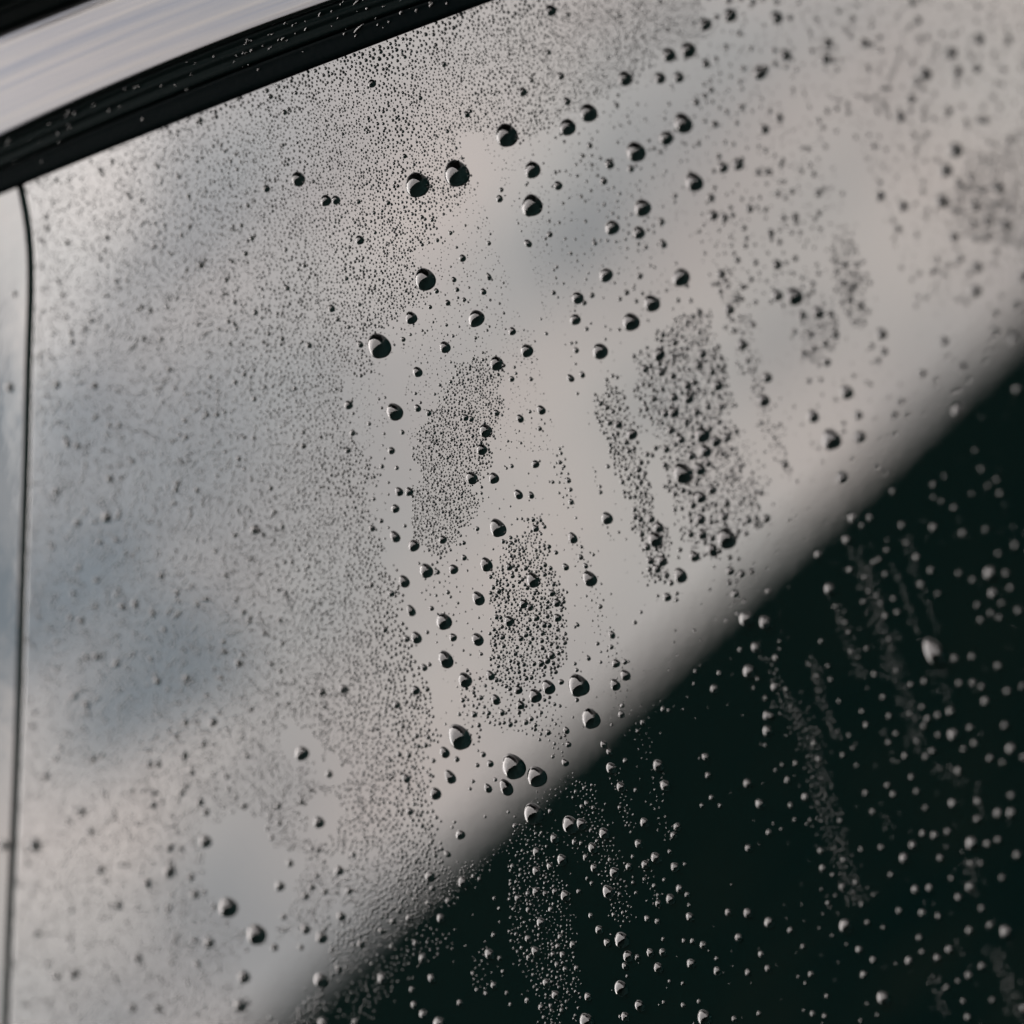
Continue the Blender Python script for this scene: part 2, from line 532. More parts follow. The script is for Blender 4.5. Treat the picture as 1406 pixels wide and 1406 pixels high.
T['L', 704, 352, .97] = """503,103,68,68 911,117,88,90 752,258,92,72 637,360,94,80 347,228,64,56 336,347,58,50 468,521,86,72 344,515,36 403,398,26 583,402,20 312,668,50,28 377,649,38,26 68,518,68,60 6,412,40 96,673,28 150,842,54,36
36,890,48,30 92,852,22 145,945,28 119,1140,42,38 647,976,56,54 762,1090,32,20 829,1262,28,18 302,1228,36,24 316,1346,36,28 314,1280,26 25,1306,56,36 97,1310,42,26 478,1293,26 477,1263,20 795,540,60,64
1034,535,48 1013,595,44 806,635,50 720,616,46 882,472,38 873,655,40 1116,707,58 952,705,46 990,690,40 1088,632,42 1143,626,36 816,728,34 768,732,30 875,772,46 957,780,56 768,780,38 875,856,56 830,860,44
1003,853,44 1067,826,36 1136,824,40 1126,766,34 1028,980,82,70 1106,1014,58 1168,992,48 1048,1067,68,52 917,1003,48 860,952,44 946,905,40 1074,945,40 1128,907,36 1158,938,28 972,1092,48 836,1058,40 886,1030,36
921,1191,116,84 1017,1166,72,48 1064,1135,42 1084,1280,52 930,1284,34 963,1294,34 1022,1320,66,50 981,1364,44 1038,1388,36 889,1254,32 1012,1222,34 1120,1253,26 1167,1353,40 1328,1292,32 1302,1355,32
1324,1330,24 1260,1330,30 1244,1178,26 1182,290,56 1137,95,46 1158,132,32 1118,150,30 1135,192,32 1252,484,56 1210,408,34 1200,348,28 1222,240,34 1253,234,32 1314,374,36 1243,330,24 1285,572,34 1388,664,56
1368,790,66,54 1360,912,30 1228,20,36 1258,168,34 1322,626,26 1018,305,38 985,330,32 818,430,36 870,402,28 742,545,24 662,548,28 752,600,32 692,108,36 662,178,20 952,162,24 776,60,18 545,656,24 570,664,24
526,912,36 574,922,44 513,828,34 546,850,30 582,835,30 476,808,30 618,1018,34 570,970,32 660,1052,32 632,1065,34 700,1130,34 686,1168,38 721,1190,30 630,1218,30 697,1237,34 597,1237,32 676,1268,32 742,1248,26
609,1293,28 640,1322,28 665,1318,28 663,1388,32 712,1390,28 575,1080,26 602,1050,24 532,1072,22 518,997,22 496,968,22 485,928,22 452,860,22 648,1103,24 615,1112,22 616,1165,28 217,1238,22 256,1130,26 262,1080,24
255,1055,20 280,1152,20 343,590,16 320,476,20 345,473,18 182,424,22 153,343,16 224,75,16 277,148,16"""
T['L', 1054, 352, .9] = """45,45,58,48 46,213,66,52 134,220,108,80 182,322,50 268,308,72,56 340,316,46 362,427,52 142,413,36 228,430,40 310,477,44 246,502,40 193,527,38 318,580,46 278,594,28 288,676,28 222,682,34 242,150,36 243,193,34
184,118,30 137,95,26 617,424,66 634,522,44 603,572,36 568,492,36 424,745,82,62 241,876,76,54 492,872,50 500,992,70,60 336,1005,118,94 404,1216,68,60 90,1142,44 124,1170,24 159,1234,22 118,1196,16 414,915,28
414,960,28 727,798,42 693,872,44 767,872,32 844,645,46 1066,612,54 962,466,54 1248,422,50 1346,452,72 1134,190,64 1140,60,60 1052,10,44 1368,272,52 1398,112,60 1250,315,40 1084,252,36 1036,842,72,60 1050,735,36
1020,742,34 5,668,44 468,655,28 560,700,28 700,975,26 603,1158,30 646,1190,30 415,45,44 482,46,38 412,148,40 462,165,48 498,128,34 440,190,38 440,238,40 500,270,48 548,305,30 490,350,34 526,366,30 372,85,36
372,40,32 66,922,26 55,1033,22 86,1050,20 276,1052,24 242,1022,20 465,1112,24 368,785,24 1104,680,32 918,678,32 985,548,28 872,222,26 825,225,26 830,92,28 958,102,30 730,62,26 918,192,26"""
T['D', 1054, 352, .62] = "1358,718,52 902,1242,34 1268,1292,38 1018,1370,36 948,1335,28 1165,1160,32 1205,1252,32 1132,1058,28 1252,1218,32 680,1280,36 1116,1295,28 905,1315,26 965,1200,24"
T['L', 0, 704, .98] = """577,25,54 1392,92,50 1304,825,42 1010,1150,44 1162,1148,46 858,922,42 1018,905,42 878,346,38 830,550,36 1332,545,34 1222,708,32 963,1228,36 1110,1270,38 1005,1332,44 815,1380,42 862,1378,42 1350,1335,30
635,828,38 503,1350,40 400,1008,42 468,1052,40 735,500,42 665,515,40 965,440,34 1284,125,30 980,550,30 895,640,34 525,790,42 470,790,36 440,590,40 380,575,36 1208,905,34 300,1350,36 540,160,32 630,150,32
420,55,40"""
T['L', 352, 704, .95] = """754,131,70,40 1311,84,104,72 855,180,62,56 921,318,80,62 1074,310,52 1135,246,36 1134,165,28 1252,284,80,54 1016,148,46 1208,88,28 1393,165,26 803,377,72,46 1209,470,80,52 1381,297,40 1295,410,30 736,443,38
627,396,32 842,537,66,36 1016,597,90,74 1380,595,60,46 870,685,68,46 820,692,38 1205,695,76,50 1073,684,46 700,642,36 1029,806,100,62 915,848,44,30 947,832,26 1135,918,82,62 1278,892,56,34 1312,916,34
1307,1025,60,38 868,974,50,40 470,967,46 354,982,44 763,1052,44 240,1320,74,72 1097,1230,148,96 1026,1314,64,42 1095,1352,36 1392,1392,140,106 1343,1096,38 1190,1106,38 1270,1098,30 1386,1160,36 1217,1165,30
1188,985,24 1110,1105,26 630,85,40 682,45,28 812,72,24 40,660,34 990,325,32 958,525,30 935,655,26 1048,436,28 933,968,32 820,1038,26 798,1170,34 780,1325,34 832,1330,34 925,1275,32 875,1225,32 885,1280,28
1241,1326,34 1278,1376,40 1231,775,22 1304,722,30 1344,680,36 1352,730,30 1300,640,26 1325,430,34 1312,455,26 1373,395,26 1350,330,20 12,337,28 500,342,26 125,590,32 342,495,26 8,95,36 1386,965,30 1371,858,26
1228,1015,30 1248,1065,24 1128,1028,28 1210,1385,28 938,1230,30 968,1360,28"""
T['L', 704, 704, 1] = """509,30,66,50 323,138,60,36 411,361,86,58 285,297,42,28 396,291,34,24 368,243,34,26 375,187,22 234,218,26 440,230,20 119,86,40,30 102,370,80,58 773,148,80,62 793,80,56,44 754,35,40 732,188,44,32 702,114,40,26
695,35,36 667,22,36 749,262,44,32 811,264,56,48 786,308,44 745,310,32 822,232,24 836,340,38 863,385,34 910,343,80,54 841,463,46,38 896,478,26 897,443,24 830,380,22 793,457,20 989,239,60,42 969,115,48,30
1089,205,74,46 1128,208,36,22 1161,145,108,84 1021,34,56 1032,118,56,40 1090,140,36 1228,130,24 1153,20,46 1286,40,42 1385,33,44 915,204,28 906,245,20 866,166,20 805,186,28 1187,320,48 1250,337,44 1307,326,36
1184,384,34 1226,380,26 1216,447,44 1212,493,24 1268,485,24 1238,256,24 1271,582,80,64 1230,553,24 1168,592,24 995,647,22 668,602,26 702,545,20 237,494,44 211,441,38 239,576,44 52,500,46 90,518,40 123,576,36
168,614,38 196,618,32 185,518,28 186,567,32 173,286,30 171,338,28 66,303,30 219,392,30 158,660,32 158,740,30 67,668,34 40,690,34 90,712,26 207,782,44 184,812,36 149,826,38 113,828,30 57,832,28 10,773,30
206,720,26 236,686,26 243,640,28 285,664,24 282,713,28 345,947,120,90 349,1027,26 186,956,78,54 113,1004,72,56 262,928,32 37,1055,46 24,972,44 31,1095,28 415,1130,108,78 555,944,64,42 612,892,60,42 560,827,44
611,818,32 540,670,44,28 537,736,28 462,718,24 476,515,28 411,796,34,20 353,614,28,16 480,820,20 592,1108,40,32 598,1058,30 290,1194,42,26 302,1271,34,28 282,1370,46,30 348,863,24 338,828,22 190,1205,34
122,1165,24 120,1188,24 98,1130,30 68,1150,32 152,1096,24 217,1338,22 496,1272,44,28 526,1312,40,24 541,1162,22 295,436,18 1398,430,34"""
T['D', 704, 704, 1] = """1372,590,54 1325,730,40 1284,860,50 1243,747,22 1098,960,34 1050,1332,32 788,1376,48 530,1390,46 1388,1105,34 1388,1188,40 1382,1013,20 1338,905,18 1128,875,20 998,865,18 820,1072,22 850,1080,18 708,1145,24
681,1192,18 612,1355,22 1382,1272,14 990,935,14 1318,958,14"""
T['D', 1054, 704, .74] = """425,138,50 270,220,44 457,15,50 555,20,36 512,65,28 445,305,34 328,405,58 730,60,36 902,70,40 650,198,28 810,235,36 576,265,30 605,250,28 640,330,30 527,347,28 890,308,34 835,385,34 1208,316,66 1227,430,46
1370,528,36 550,423,26 592,447,28 685,465,28 705,538,32 614,490,28 638,558,34 518,482,24 420,595,26 440,647,26 453,753,26 892,735,125,70 1018,792,42 1115,780,36 1258,830,36 538,740,26 580,878,30 855,917,34
1120,925,34 1168,947,34 1045,927,32 1187,1025,40 1308,970,34 288,700,24 340,908,28 264,888,24 388,1028,24 325,835,22 225,828,22 513,1083,28 535,1157,34 663,1108,28 627,1005,28 780,935,28 700,860,26 995,1080,42
1007,1203,60 928,1102,32 872,1122,34 852,1163,34 843,1060,28 773,1095,26 1105,1172,34 1295,1158,36 1128,1255,36 1325,1282,50 898,1300,36 862,1330,34 748,1325,32 700,1205,28 658,1252,26 813,1243,28 930,1212,30
1070,1290,30 1215,1340,36 1285,1365,30 1040,1395,38 38,790,38 30,945,44 95,962,28 10,1108,34 250,1257,32 275,1343,36 148,1367,30 407,1322,28 465,1285,20 443,1215,20 76,1378,22 122,1060,16 150,1080,14 175,1155,14
62,745,16 60,702,16 660,688,24 1145,498,30 1220,545,32 1265,568,32 1163,582,30 1280,490,30 1325,405,32 1302,325,34 1120,360,28 930,437,26 1065,102,36 1190,85,28 1352,172,36 1045,325,30 1262,218,28 755,158,28
485,1380,20 1400,1330,36 1395,945,32 365,508,24"""
T['L', 0, 1054, .95] = """1118,405,68 1238,768,104,94 922,440,48 922,570,66 800,630,52 1063,693,48 1042,600,42 1140,960,58 1330,1148,70 1308,1302,68 180,422,72 12,425,56 245,45,48 398,1130,58 305,1140,48 640,750,46 605,750,36
750,1040,48 718,1318,46 858,1318,44 1077,1078,40 1333,210,38 1125,245,42 1090,188,44 1238,50,36 1250,115,32 545,558,50 990,140,40 1010,105,36 835,205,44 835,140,40 442,240,46 488,350,42 195,908,46 1045,25,42"""
T['L', 352, 1054, .85] = """395,35,48 335,300,72 178,523,48 122,650,58 447,565,58 458,815,56 263,885,62 350,930,70 95,985,48 145,818,42 240,985,38 300,655,44 372,682,42 503,675,46 262,705,44 325,592,40 335,452,42 528,475,40 80,385,36
113,212,44 72,262,36 242,187,40 290,125,34 815,58,62,38 1055,50,92,48 1265,112,60,36 1362,108,106,58 975,143,76,58 836,240,48 1113,368,54,52 945,596,60,56 1043,472,46,28 978,480,30 905,318,34 1012,445,26
962,662,38 938,742,38 778,785,34 744,843,38 683,895,42 567,968,44 445,1100,42 834,825,46 1128,628,72,50 343,1165,84,70 655,560,28 795,490,30 870,515,32 825,600,30 690,280,26 768,208,26 880,662,26 1308,65,28
1170,115,24 1252,268,20 1380,243,20 1085,298,22 1072,326,20 885,98,26 625,130,24 1185,75,26 -12,916,122,104"""
T['D', 352, 1054, .85] = """1003,815,40 1046,722,32 1186,590,24 1218,606,22 680,1145,48 903,1035,36 866,955,30 953,1145,40 1268,1010,50 1296,1188,32 1255,1232,24 1205,1213,22 1110,1283,30 908,1342,40 858,1295,34 848,1210,28 990,1388,56
355,1390,60 1400,535,24 1302,713,20 1328,768,20 1296,912,24 1330,1040,24 1348,1113,22 1183,1122,22 1370,1230,22 1390,1295,20 535,1388,32 735,975,26"""
T['L', 704, 1054, 1] = "119,50,108,88 102,255,110,84 10,320,30"
T['D', 704, 1054, 1] = """298,295,70 366,298,46 490,350,46 430,430,44 220,380,40 123,455,36 123,560,38 198,535,34 260,495,44 333,402,26 395,487,30 440,543,36 548,565,42 512,668,54 430,630,22 585,97,40 826,88,44 713,292,36 683,410,36
775,485,44 720,525,34 882,537,36 895,317,30 877,365,30 857,457,22 629,537,30 278,692,44 227,675,28 173,685,26 121,673,34 80,686,24 22,710,28 147,840,40 80,775,24 204,772,24 117,998,40 78,932,28 256,922,26
243,975,26 323,965,30 268,1020,30 217,1018,24 83,1038,26 238,1075,26 283,1100,26 178,1172,34 345,1095,26 228,1240,34 405,1250,32 75,1272,26 150,1308,26 205,1302,22 265,1325,22 390,1375,64 467,882,34 511,953,34
583,930,60 623,1025,44 678,1035,26 610,1082,30 747,1007,36 816,1005,32 790,1088,40 580,1195,62 686,1295,46 608,1357,36 586,1362,18 1037,1355,60 970,1065,38 1038,966,30 982,947,26 935,945,22 1115,1108,34
1115,1043,18 1285,1117,28 1233,925,34 1283,790,40 1176,787,28 1397,840,38 1357,1017,26 1395,1097,28 908,657,32 952,692,24 857,712,40 793,740,28 964,810,36 964,750,18 731,822,28 788,838,26 423,806,26 1287,435,28
1347,190,36 1281,80,36 1066,36,26 1086,160,22 1034,204,20 1134,204,18 824,1283,18 930,1297,22 1018,1278,20 1210,1372,26 1346,1344,20 930,1180,18 857,1168,16 772,643,20 828,612,18 657,627,16 720,608,18 793,695,16
655,485,20 673,683,16 581,690,20 600,792,18 549,802,20 357,675,22 425,338,22 371,410,20 400,190,26 374,208,20 437,215,20 388,108,18 342,128,18 583,215,18 670,120,20 460,398,20 528,500,20 200,235,22 625,1140,16
822,937,18 940,527,18 1400,350,24 405,605,18"""
T['D', 1054, 1054, .78] = """103,60,34 200,152,40 122,200,30 145,282,22 393,283,28 285,448,34 296,543,36 409,500,28 403,647,34 477,622,28 326,737,24 352,583,20 468,682,18 413,852,64 120,885,34 190,975,28 232,1126,32 165,1143,18
204,1178,18 320,1247,24 242,1342,32 308,1357,28 495,990,36 573,1047,34 520,1127,36 622,1247,72 542,842,30 630,870,24 768,1050,40 716,777,34 842,788,36 931,806,32 804,660,38 883,652,38 671,580,26 740,485,44
790,416,38 618,430,30 508,442,26 845,354,32 908,362,38 983,343,34 942,487,32 1108,400,62 1200,410,38 1258,388,34 1362,470,42 1103,645,44 1042,703,38 1108,520,32 1163,518,32 1100,885,36 1215,857,34 1295,885,66
990,988,38 925,1035,36 828,926,30 843,1005,28 1170,1082,36 1097,1130,38 978,1198,30 1092,1360,34 1007,186,42 1148,178,38 1257,240,42 1328,237,46 1145,275,34 683,138,32 652,90,28 533,132,28 570,235,28 785,45,30
812,123,28 1040,10,38 1330,145,34 1400,1310,36 1070,1275,26 1228,1268,28 1040,1165,22 40,10,20 8,350,18 5,845,44 230,284,18 293,287,16 213,306,14 272,186,16 285,52,16 510,745,24 575,692,18 508,1383,20
598,1352,20 542,1290,18 430,965,16 352,917,16 300,800,14 292,663,14 370,697,16 1168,765,30 1003,600,26 1282,597,30 862,215,26"""

K = 1406.0 / 352.0
drops = []          # px, py (middle of what shows), height px, width/height, dark?
for (kind, ox, oy, shrink), text in T.items():
    for q in text.split():
        v = [float(c) for c in q.split(',')]
        x, y, h = ox + v[0] / K, oy + v[1] / K, v[2] / K
        ratio = v[3] / v[2] if len(v) > 3 else random.uniform(.76, .90)
        if kind == 'D':
            # the cap is the upper part of a drop
            full = h * (1.34 if v[2] < 100 else 1.08)
            x, y = x + .10 * h, y + .27 * h
            h = full
            ratio = random.uniform(.66, .82) if len(v) < 4 else .6
        drops.append([x, y, h * shrink, ratio, kind == 'D'])
# the same drop traced from two tiles counts once
keep = []
for d in sorted(drops, key=lambda d: -d[2]):
    if all(math.hypot(d[0] - k[0], d[1] - k[1]) > .42 * k[2] for k in keep if abs(d[0] - k[0]) < 30 and abs(d[1] - k[1]) < 30):
        keep.append(d)
drops = keep
for d in drops:
    if math.hypot(d[0] - 1280, d[1] - 896) < 12 and d[2] > 18:      # the long splash
        d[2], d[3] = 40.0, .46

# ------------------------------------------------------------------ rain: the fine beads between them
def inside(x, y, poly):
    c = False
    j = len(poly) - 1
    for i in range(len(poly)):
        xi, yi = poly[i]
        xj, yj = poly[j]
        if (yi > y) != (yj > y) and x < (xj - xi) * (y - yi) / (yj - yi) + xi:
            c = not c
        j = i
    return c


def to_line(x, y, pts):
    best = 1e9
    for (x0, y0), (x1, y1) in zip(pts, pts[1:]):
        dx, dy = x1 - x0, y1 - y0
        t = max(0, min(1, ((x - x0) * dx + (y - y0) * dy) / (dx * dx + dy * dy)))
        best = min(best, math.hypot(x - x0 - t * dx, y - y0 - t * dy))
    return best


MIST = [(38, 262), (150, 208), (300, 147), (470, 80), (600, 30), (690, 0), (960, -6), (975, 40), (930, 62), (905, 70), (870, 112), (835, 128), (800, 148), (770, 160), (740, 178), (712, 196), (690, 190), (660, 186),
        (632, 178), (622, 192), (634, 222), (650, 262), (610, 290), (585, 330), (565, 345), (585, 400), (570, 415), (545, 432), (520, 446), (505, 470), (508, 505), (470, 516), (462, 540), (480, 590), (500, 630),
        (518, 655), (500, 668), (508, 712), (528, 750), (540, 800), (552, 850), (570, 905), (588, 960), (596, 1010), (584, 1045), (590, 1110), (596, 1150), (604, 1190), (598, 1215), (560, 1248), (500, 1300), (452, 1345),
        (420, 1420), (330, 1430), (5, 1430)]
BARE = [[(325, 1108), (360, 1120), (372, 1150), (415, 1168), (420, 1200), (405, 1225), (392, 1262), (378, 1300), (318, 1270), (290, 1240), (270, 1200), (280, 1165), (272, 1140), (300, 1125)],
        [(330, 1295), (380, 1290), (440, 1268), (462, 1300), (440, 1345), (400, 1406), (338, 1400), (332, 1340)]]
HALO = [(409, 1022, 31), (452, 1058, 23), (437, 1122, 34), (462, 1188, 18), (468, 1256, 20), (252, 986, 12), (291, 985, 12), (50, 1140, 12), (465, 940, 8), (437, 1290, 22), (700, 853, 15)]
STREAK = [([(640, 186), (655, 225), (690, 300), (720, 400), (752, 480), (775, 560), (800, 680), (850, 800), (890, 900)], 17), ([(715, 240), (690, 290)], 6),
          ([(862, 450), (890, 560), (915, 650), (955, 800)], 14), ([(930, 330), (985, 440), (1015, 540), (1055, 660)], 16), ([(1160, 200), (1190, 290), (1225, 400), (1240, 480)], 22),
          ([(545, 500), (545, 640), (565, 800), (600, 960)], 14)]
A1 = [(657, 482), (672, 500), (690, 512), (682, 540), (692, 562), (672, 590), (662, 630), (668, 640), (650, 665), (655, 690), (640, 715), (625, 742), (600, 768), (585, 752), (572, 735), (565, 700), (580, 660), (572, 620),
      (590, 590), (598, 555), (610, 535), (630, 512)]
B1 = [(735, 705), (742, 735), (758, 790), (772, 830), (778, 880), (778, 915), (760, 922), (742, 905), (730, 940), (705, 945), (678, 925), (672, 885), (682, 850), (676, 820), (690, 780), (698, 740), (715, 745)]
B2 = [(668, 930), (705, 945), (735, 925), (760, 960), (778, 1000), (775, 1040), (740, 1010), (700, 1000), (660, 985), (640, 1000), (632, 960), (648, 920)]
C1 = [(842, 520), (852, 545), (862, 580), (872, 600), (880, 645), (890, 680), (896, 715), (920, 740), (915, 800), (898, 800), (882, 745), (870, 700), (858, 660), (842, 640), (830, 590), (815, 560), (825, 548)]
D1 = [(968, 425), (975, 455), (990, 490), (1002, 540), (1000, 590), (1020, 640), (1042, 690), (1045, 720), (1000, 740), (985, 770), (945, 752), (935, 715), (925, 680), (912, 640), (898, 590), (878, 535), (870, 495),
      (900, 480), (905, 455), (930, 440)]
E1 = [(985, 368), (1005, 372), (1015, 420), (1030, 470), (1046, 530), (1066, 590), (1085, 640), (1070, 640), (1045, 580), (1028, 520), (1005, 450), (985, 400)]
E2 = [(1145, 310), (1165, 325), (1170, 370), (1190, 420), (1185, 450), (1165, 430), (1150, 390), (1140, 350)]
E3 = [(1100, 430), (1130, 430), (1150, 460), (1125, 500), (1100, 490)]
G1 = [(1392, 180), (1406, 190), (1406, 330), (1370, 335), (1320, 320), (1300, 285), (1330, 240), (1345, 215), (1375, 215)]
H1 = [(718, 1128), (742, 1150), (762, 1185), (776, 1225), (782, 1290), (798, 1340), (780, 1385), (745, 1406), (735, 1350), (715, 1310), (700, 1270), (698, 1215), (704, 1180)]
LINES = [  # polyline, half width, bead size range, spacing
    ([(762, 615), (770, 650), (784, 695)], 9, (2, 5), 7), ([(785, 735), (805, 790), (822, 850), (845, 900), (858, 980)], 13, (1.8, 4), 8), ([(735, 560), (748, 610)], 14, (1.8, 4), 9), ([(830, 720), (845, 745)], 4, (2, 4), 6),
    ([(815, 640), (822, 670)], 3, (2, 4), 7), ([(722, 455), (728, 505)], 9, (1.6, 3.6), 5.5), ([(776, 405), (790, 440)], 11, (1.6, 4), 6.5), ([(600, 770), (608, 850)], 20, (2.5, 5), 8.5), ([(640, 940), (655, 1030)], 12, (3, 6), 8),
    ([(1000, 780), (1015, 830)], 8, (2.5, 5), 9), ([(1022, 790), (1040, 812)], 12, (1.5, 3), 6), ([(1060, 610), (1085, 660)], 10, (2.5, 5), 10), ([(1010, 590), (1045, 680)], 16, (2.5, 5), 8),
    ([(800, 1075), (812, 1110), (828, 1160), (845, 1215), (856, 1262)], 15, (2.6, 5.5), 6.2), ([(842, 1050), (860, 1110), (866, 1140)], 8, (2.4, 5), 6), ([(900, 1060), (905, 1110), (918, 1155)], 11, (2.4, 4.6), 8.5),
    ([(884, 1185), (896, 1225), (903, 1250)], 7, (2.4, 4.6), 7), ([(1052, 905), (1075, 950), (1108, 1000)], 8, (2.4, 4.8), 6.5), ([(1075, 960), (1112, 1010), (1128, 1080), (1140, 1130), (1165, 1200), (1180, 1240)], 15, (2.4, 4.6), 6),
    ([(1115, 905), (1128, 960), (1148, 1015)], 7, (2.6, 4.6), 5.6), ([(1150, 835), (1160, 865), (1180, 930)], 7, (2.6, 5), 6.5), ([(1180, 755), (1192, 810), (1215, 870), (1240, 950), (1262, 1030)], 16, (2.4, 4.6), 5.4),
    ([(1220, 765), (1240, 810), (1258, 865), (1262, 880)], 6, (2.4, 4.4), 5.4), ([(1266, 805), (1278, 840), (1290, 870)], 5, (2.4, 4.4), 5.6), ([(1282, 895), (1298, 965)], 11, (2.4, 4.4), 6), ([(1246, 740), (1258, 790)], 6, (2.4, 4.4), 7),
    ([(1292, 1055), (1318, 1078)], 14, (2.6, 4.6), 5.8), ([(1330, 1180), (1340, 1225)], 15, (2.6, 4.6), 5.8), ([(1360, 1300), (1385, 1350), (1400, 1400)], 14, (2.6, 4.6), 5.8), ([(1280, 1340), (1300, 1400)], 12, (2.6, 4.6), 6),
    ([(1312, 1290), (1330, 1330)], 6, (2.6, 4.6), 6), ([(1215, 1120), (1226, 1150)], 8, (2.6, 4.6), 6.5), ([(1210, 1000), (1228, 1050)], 7, (2.6, 4.6), 7), ([(1340, 1080), (1352, 1130)], 6, (2.6, 4.6), 7),
    ([(720, 1145), (740, 1100), (770, 1085), (790, 1090)], 12, (2, 4.2), 8), ([(798, 1085), (812, 1130)], 16, (2, 4.4), 6.5), ([(780, 1150), (830, 1180)], 24, (2, 4.4), 8.5), ([(715, 1160), (745, 1130)], 22, (2, 4.2), 9),
    ([(650, 1200), (690, 1165), (720, 1140), (760, 1095), (790, 1060)], 9, (1.8, 3.6), 7), ([(860, 1010), (880, 990), (910, 960)], 10, (1.6, 3), 10), ([(880, 1010), (890, 1040)], 12, (1.8, 3.6), 9),
    ([(480, 1390), (540, 1320), (600, 1285)], 26, (3, 5), 7.5), ([(660, 1300), (665, 1360)], 14, (2.6, 4.6), 8),
    ([(470, 1330), (520, 1290), (570, 1258), (610, 1225), (650, 1190)], 17, (2, 4), 4.8)]
ok_edge = lambda x, y: y > SEAL_LOW(x) + 2 and x > seam(y) + 6

beads = []          # px, py, height, ratio
grid = {}
CELL = 8.0


def taken(x, y, r):
    cx, cy = int(x // CELL), int(y // CELL)
    for i in range(cx - 1, cx + 2):
        for j in range(cy - 1, cy + 2):
            for (a, b_, c) in grid.get((i, j), ()):
                if (a - x) ** 2 + (b_ - y) ** 2 < max(r, c) ** 2:
                    return True
    return False


big = {}
for d in drops:
    rr = d[2] * .5
    for i in range(int((d[0] - rr - 4) // 16), int((d[0] + rr + 4) // 16) + 1):
        for j in range(int((d[1] - rr - 4) // 16), int((d[1] + rr + 4) // 16) + 1):
            big.setdefault((i, j), []).append(d)


def hit_big(x, y, r):
    for d in big.get((int(x // 16), int(y // 16)), ()):
        hy = d[2] * .5
        hx = hy * max(d[3], .6)
        if ((x - d[0]) / (hx + r * .8)) ** 2 + ((y - d[1]) / (hy + r * .8)) ** 2 < 1.0:
            return True
    return False


def add(x, y, h, sp):
    if not (-30 < x < 1440 and -30 < y < 1440) or not ok_edge(x, y):
        return
    if hit_big(x, y, h * .5) or taken(x, y, sp):
        return
    grid.setdefault((int(x // CELL), int(y // CELL)), []).append((x, y, sp))
    beads.append((x, y, h, random.uniform(.72, .92)))


def nz3(x, y, s, o=0.0):
    return noise.noise((x * s, y * s, o))


def rsize(lo, hi, k=2.2):
    return lo + (hi - lo) * random.random() ** k


def in_streak(x, y):
    for pts, w in STREAK:
        if to_line(x, y, pts) < w * (1 + .35 * nz3(x, y, .03, 9)):
            return True
    return False


# dense patches with their own bead sizes
def fill(poly, lo, hi, sp, n, k=1.8, soft=4.5):
    xs = [p[0] for p in poly]
    ys_ = [p[1] for p in poly]
    for _ in range(n):
        x, y = random.uniform(min(xs), max(xs)), random.uniform(min(ys_), max(ys_))
        jx, jy = x + 14 * nz3(x, y, .05, 3) + random.gauss(0, soft), y + 14 * nz3(x, y, .05, 5) + random.gauss(0, soft)
        if not inside(jx, jy, poly):
            continue
        h = rsize(lo, hi, k)
        add(x, y, h, max(sp * .62, h * .56 + sp * .2))


fill(D1, 3.0, 9.0, 5.6, 9000, 2.0)
fill(B1, 2.8, 7.6, 4.9, 9000, 1.7)
fill(C1, 3.0, 7.2, 5.2, 6000, 1.7)
fill(A1, 2.6, 5.4, 4.5, 14000, 1.8)
fill(B2, 2.2, 6.0, 8.5, 3000)
fill(E1, 3.0, 6.5, 8.5, 2200)
fill(E2, 4.0, 8.0, 9.0, 900)
fill(E3, 3.5, 7.0, 9.0, 900)
fill(G1, 4.0, 7.0, 8.6, 2500)
fill(H1, 2.0, 5.4, 6.6, 2600, 2.2, 9.0)
for pts, w, (lo, hi), sp in LINES:
    ln = sum(math.dist(a, b_) for a, b_ in zip(pts, pts[1:]))
    far = .45 if pts[0][0] > 1150 and pts[0][1] > 740 else 1.0
    w *= .8 if far < 1 else 1
    for _ in range(int(ln * w * 2 / sp / sp * 3.2 * far)):
        i = random.random() * ln
        for a, b_ in zip(pts, pts[1:]):
            s = math.dist(a, b_)
            if i <= s:
                break
            i -= s
        x = a[0] + (b_[0] - a[0]) * i / s + random.gauss(0, w * .55)
        y = a[1] + (b_[1] - a[1]) * i / s + random.gauss(0, w * .3)
        add(x, y, rsize(lo, hi, 1.8) * (.78 if y > 1800 - .933 * x else 1), sp * .72)
# the wide mist
for _ in range(150000):
    x, y = random.uniform(-20, 980), random.uniform(-20, 1426)
    jx, jy = x + 14 * nz3(x, y, .035, 1) + random.gauss(0, 4), y + 14 * nz3(x, y, .035, 2) + random.gauss(0, 4)
    if not inside(jx, jy, MIST) or any(inside(jx, jy, q) for q in BARE):
        continue
    if any((jx - a) ** 2 + (jy - b_) ** 2 < c * c for a, b_, c in HALO):
        continue
    g_ = max(0, min(1, (y - 250) / 800.0))
    clump = nz3(x, y, .012, 7) + .6 * nz3(x, y, .03, 8)
    rim = y - SEAL_LOW(x)                            # thinner just under the seal
    sp = 3.9 + 1.3 * g_ + 2.0 * max(0.0, -clump) + (1.6 * max(0, 1 - rim / 60.0) if x > 330 else .6)
    bx = max(0.0, min(1.0, (x - 320) / 220.0)) if y > 230 else max(0.0, min(1.0, (x - 300) / 150.0)) * .8
    sp *= 1 - .07 * bx
    h = min(sp, 5.6) * random.uniform(.42 + .26 * bx, .92 + .2 * bx) if random.random() > .07 else sp * random.uniform(.8, 1.25)
    if x < 420 and random.random() < .025:
        h = random.uniform(5, 9)
    add(x, y, h, max(sp * .86, h * .6))
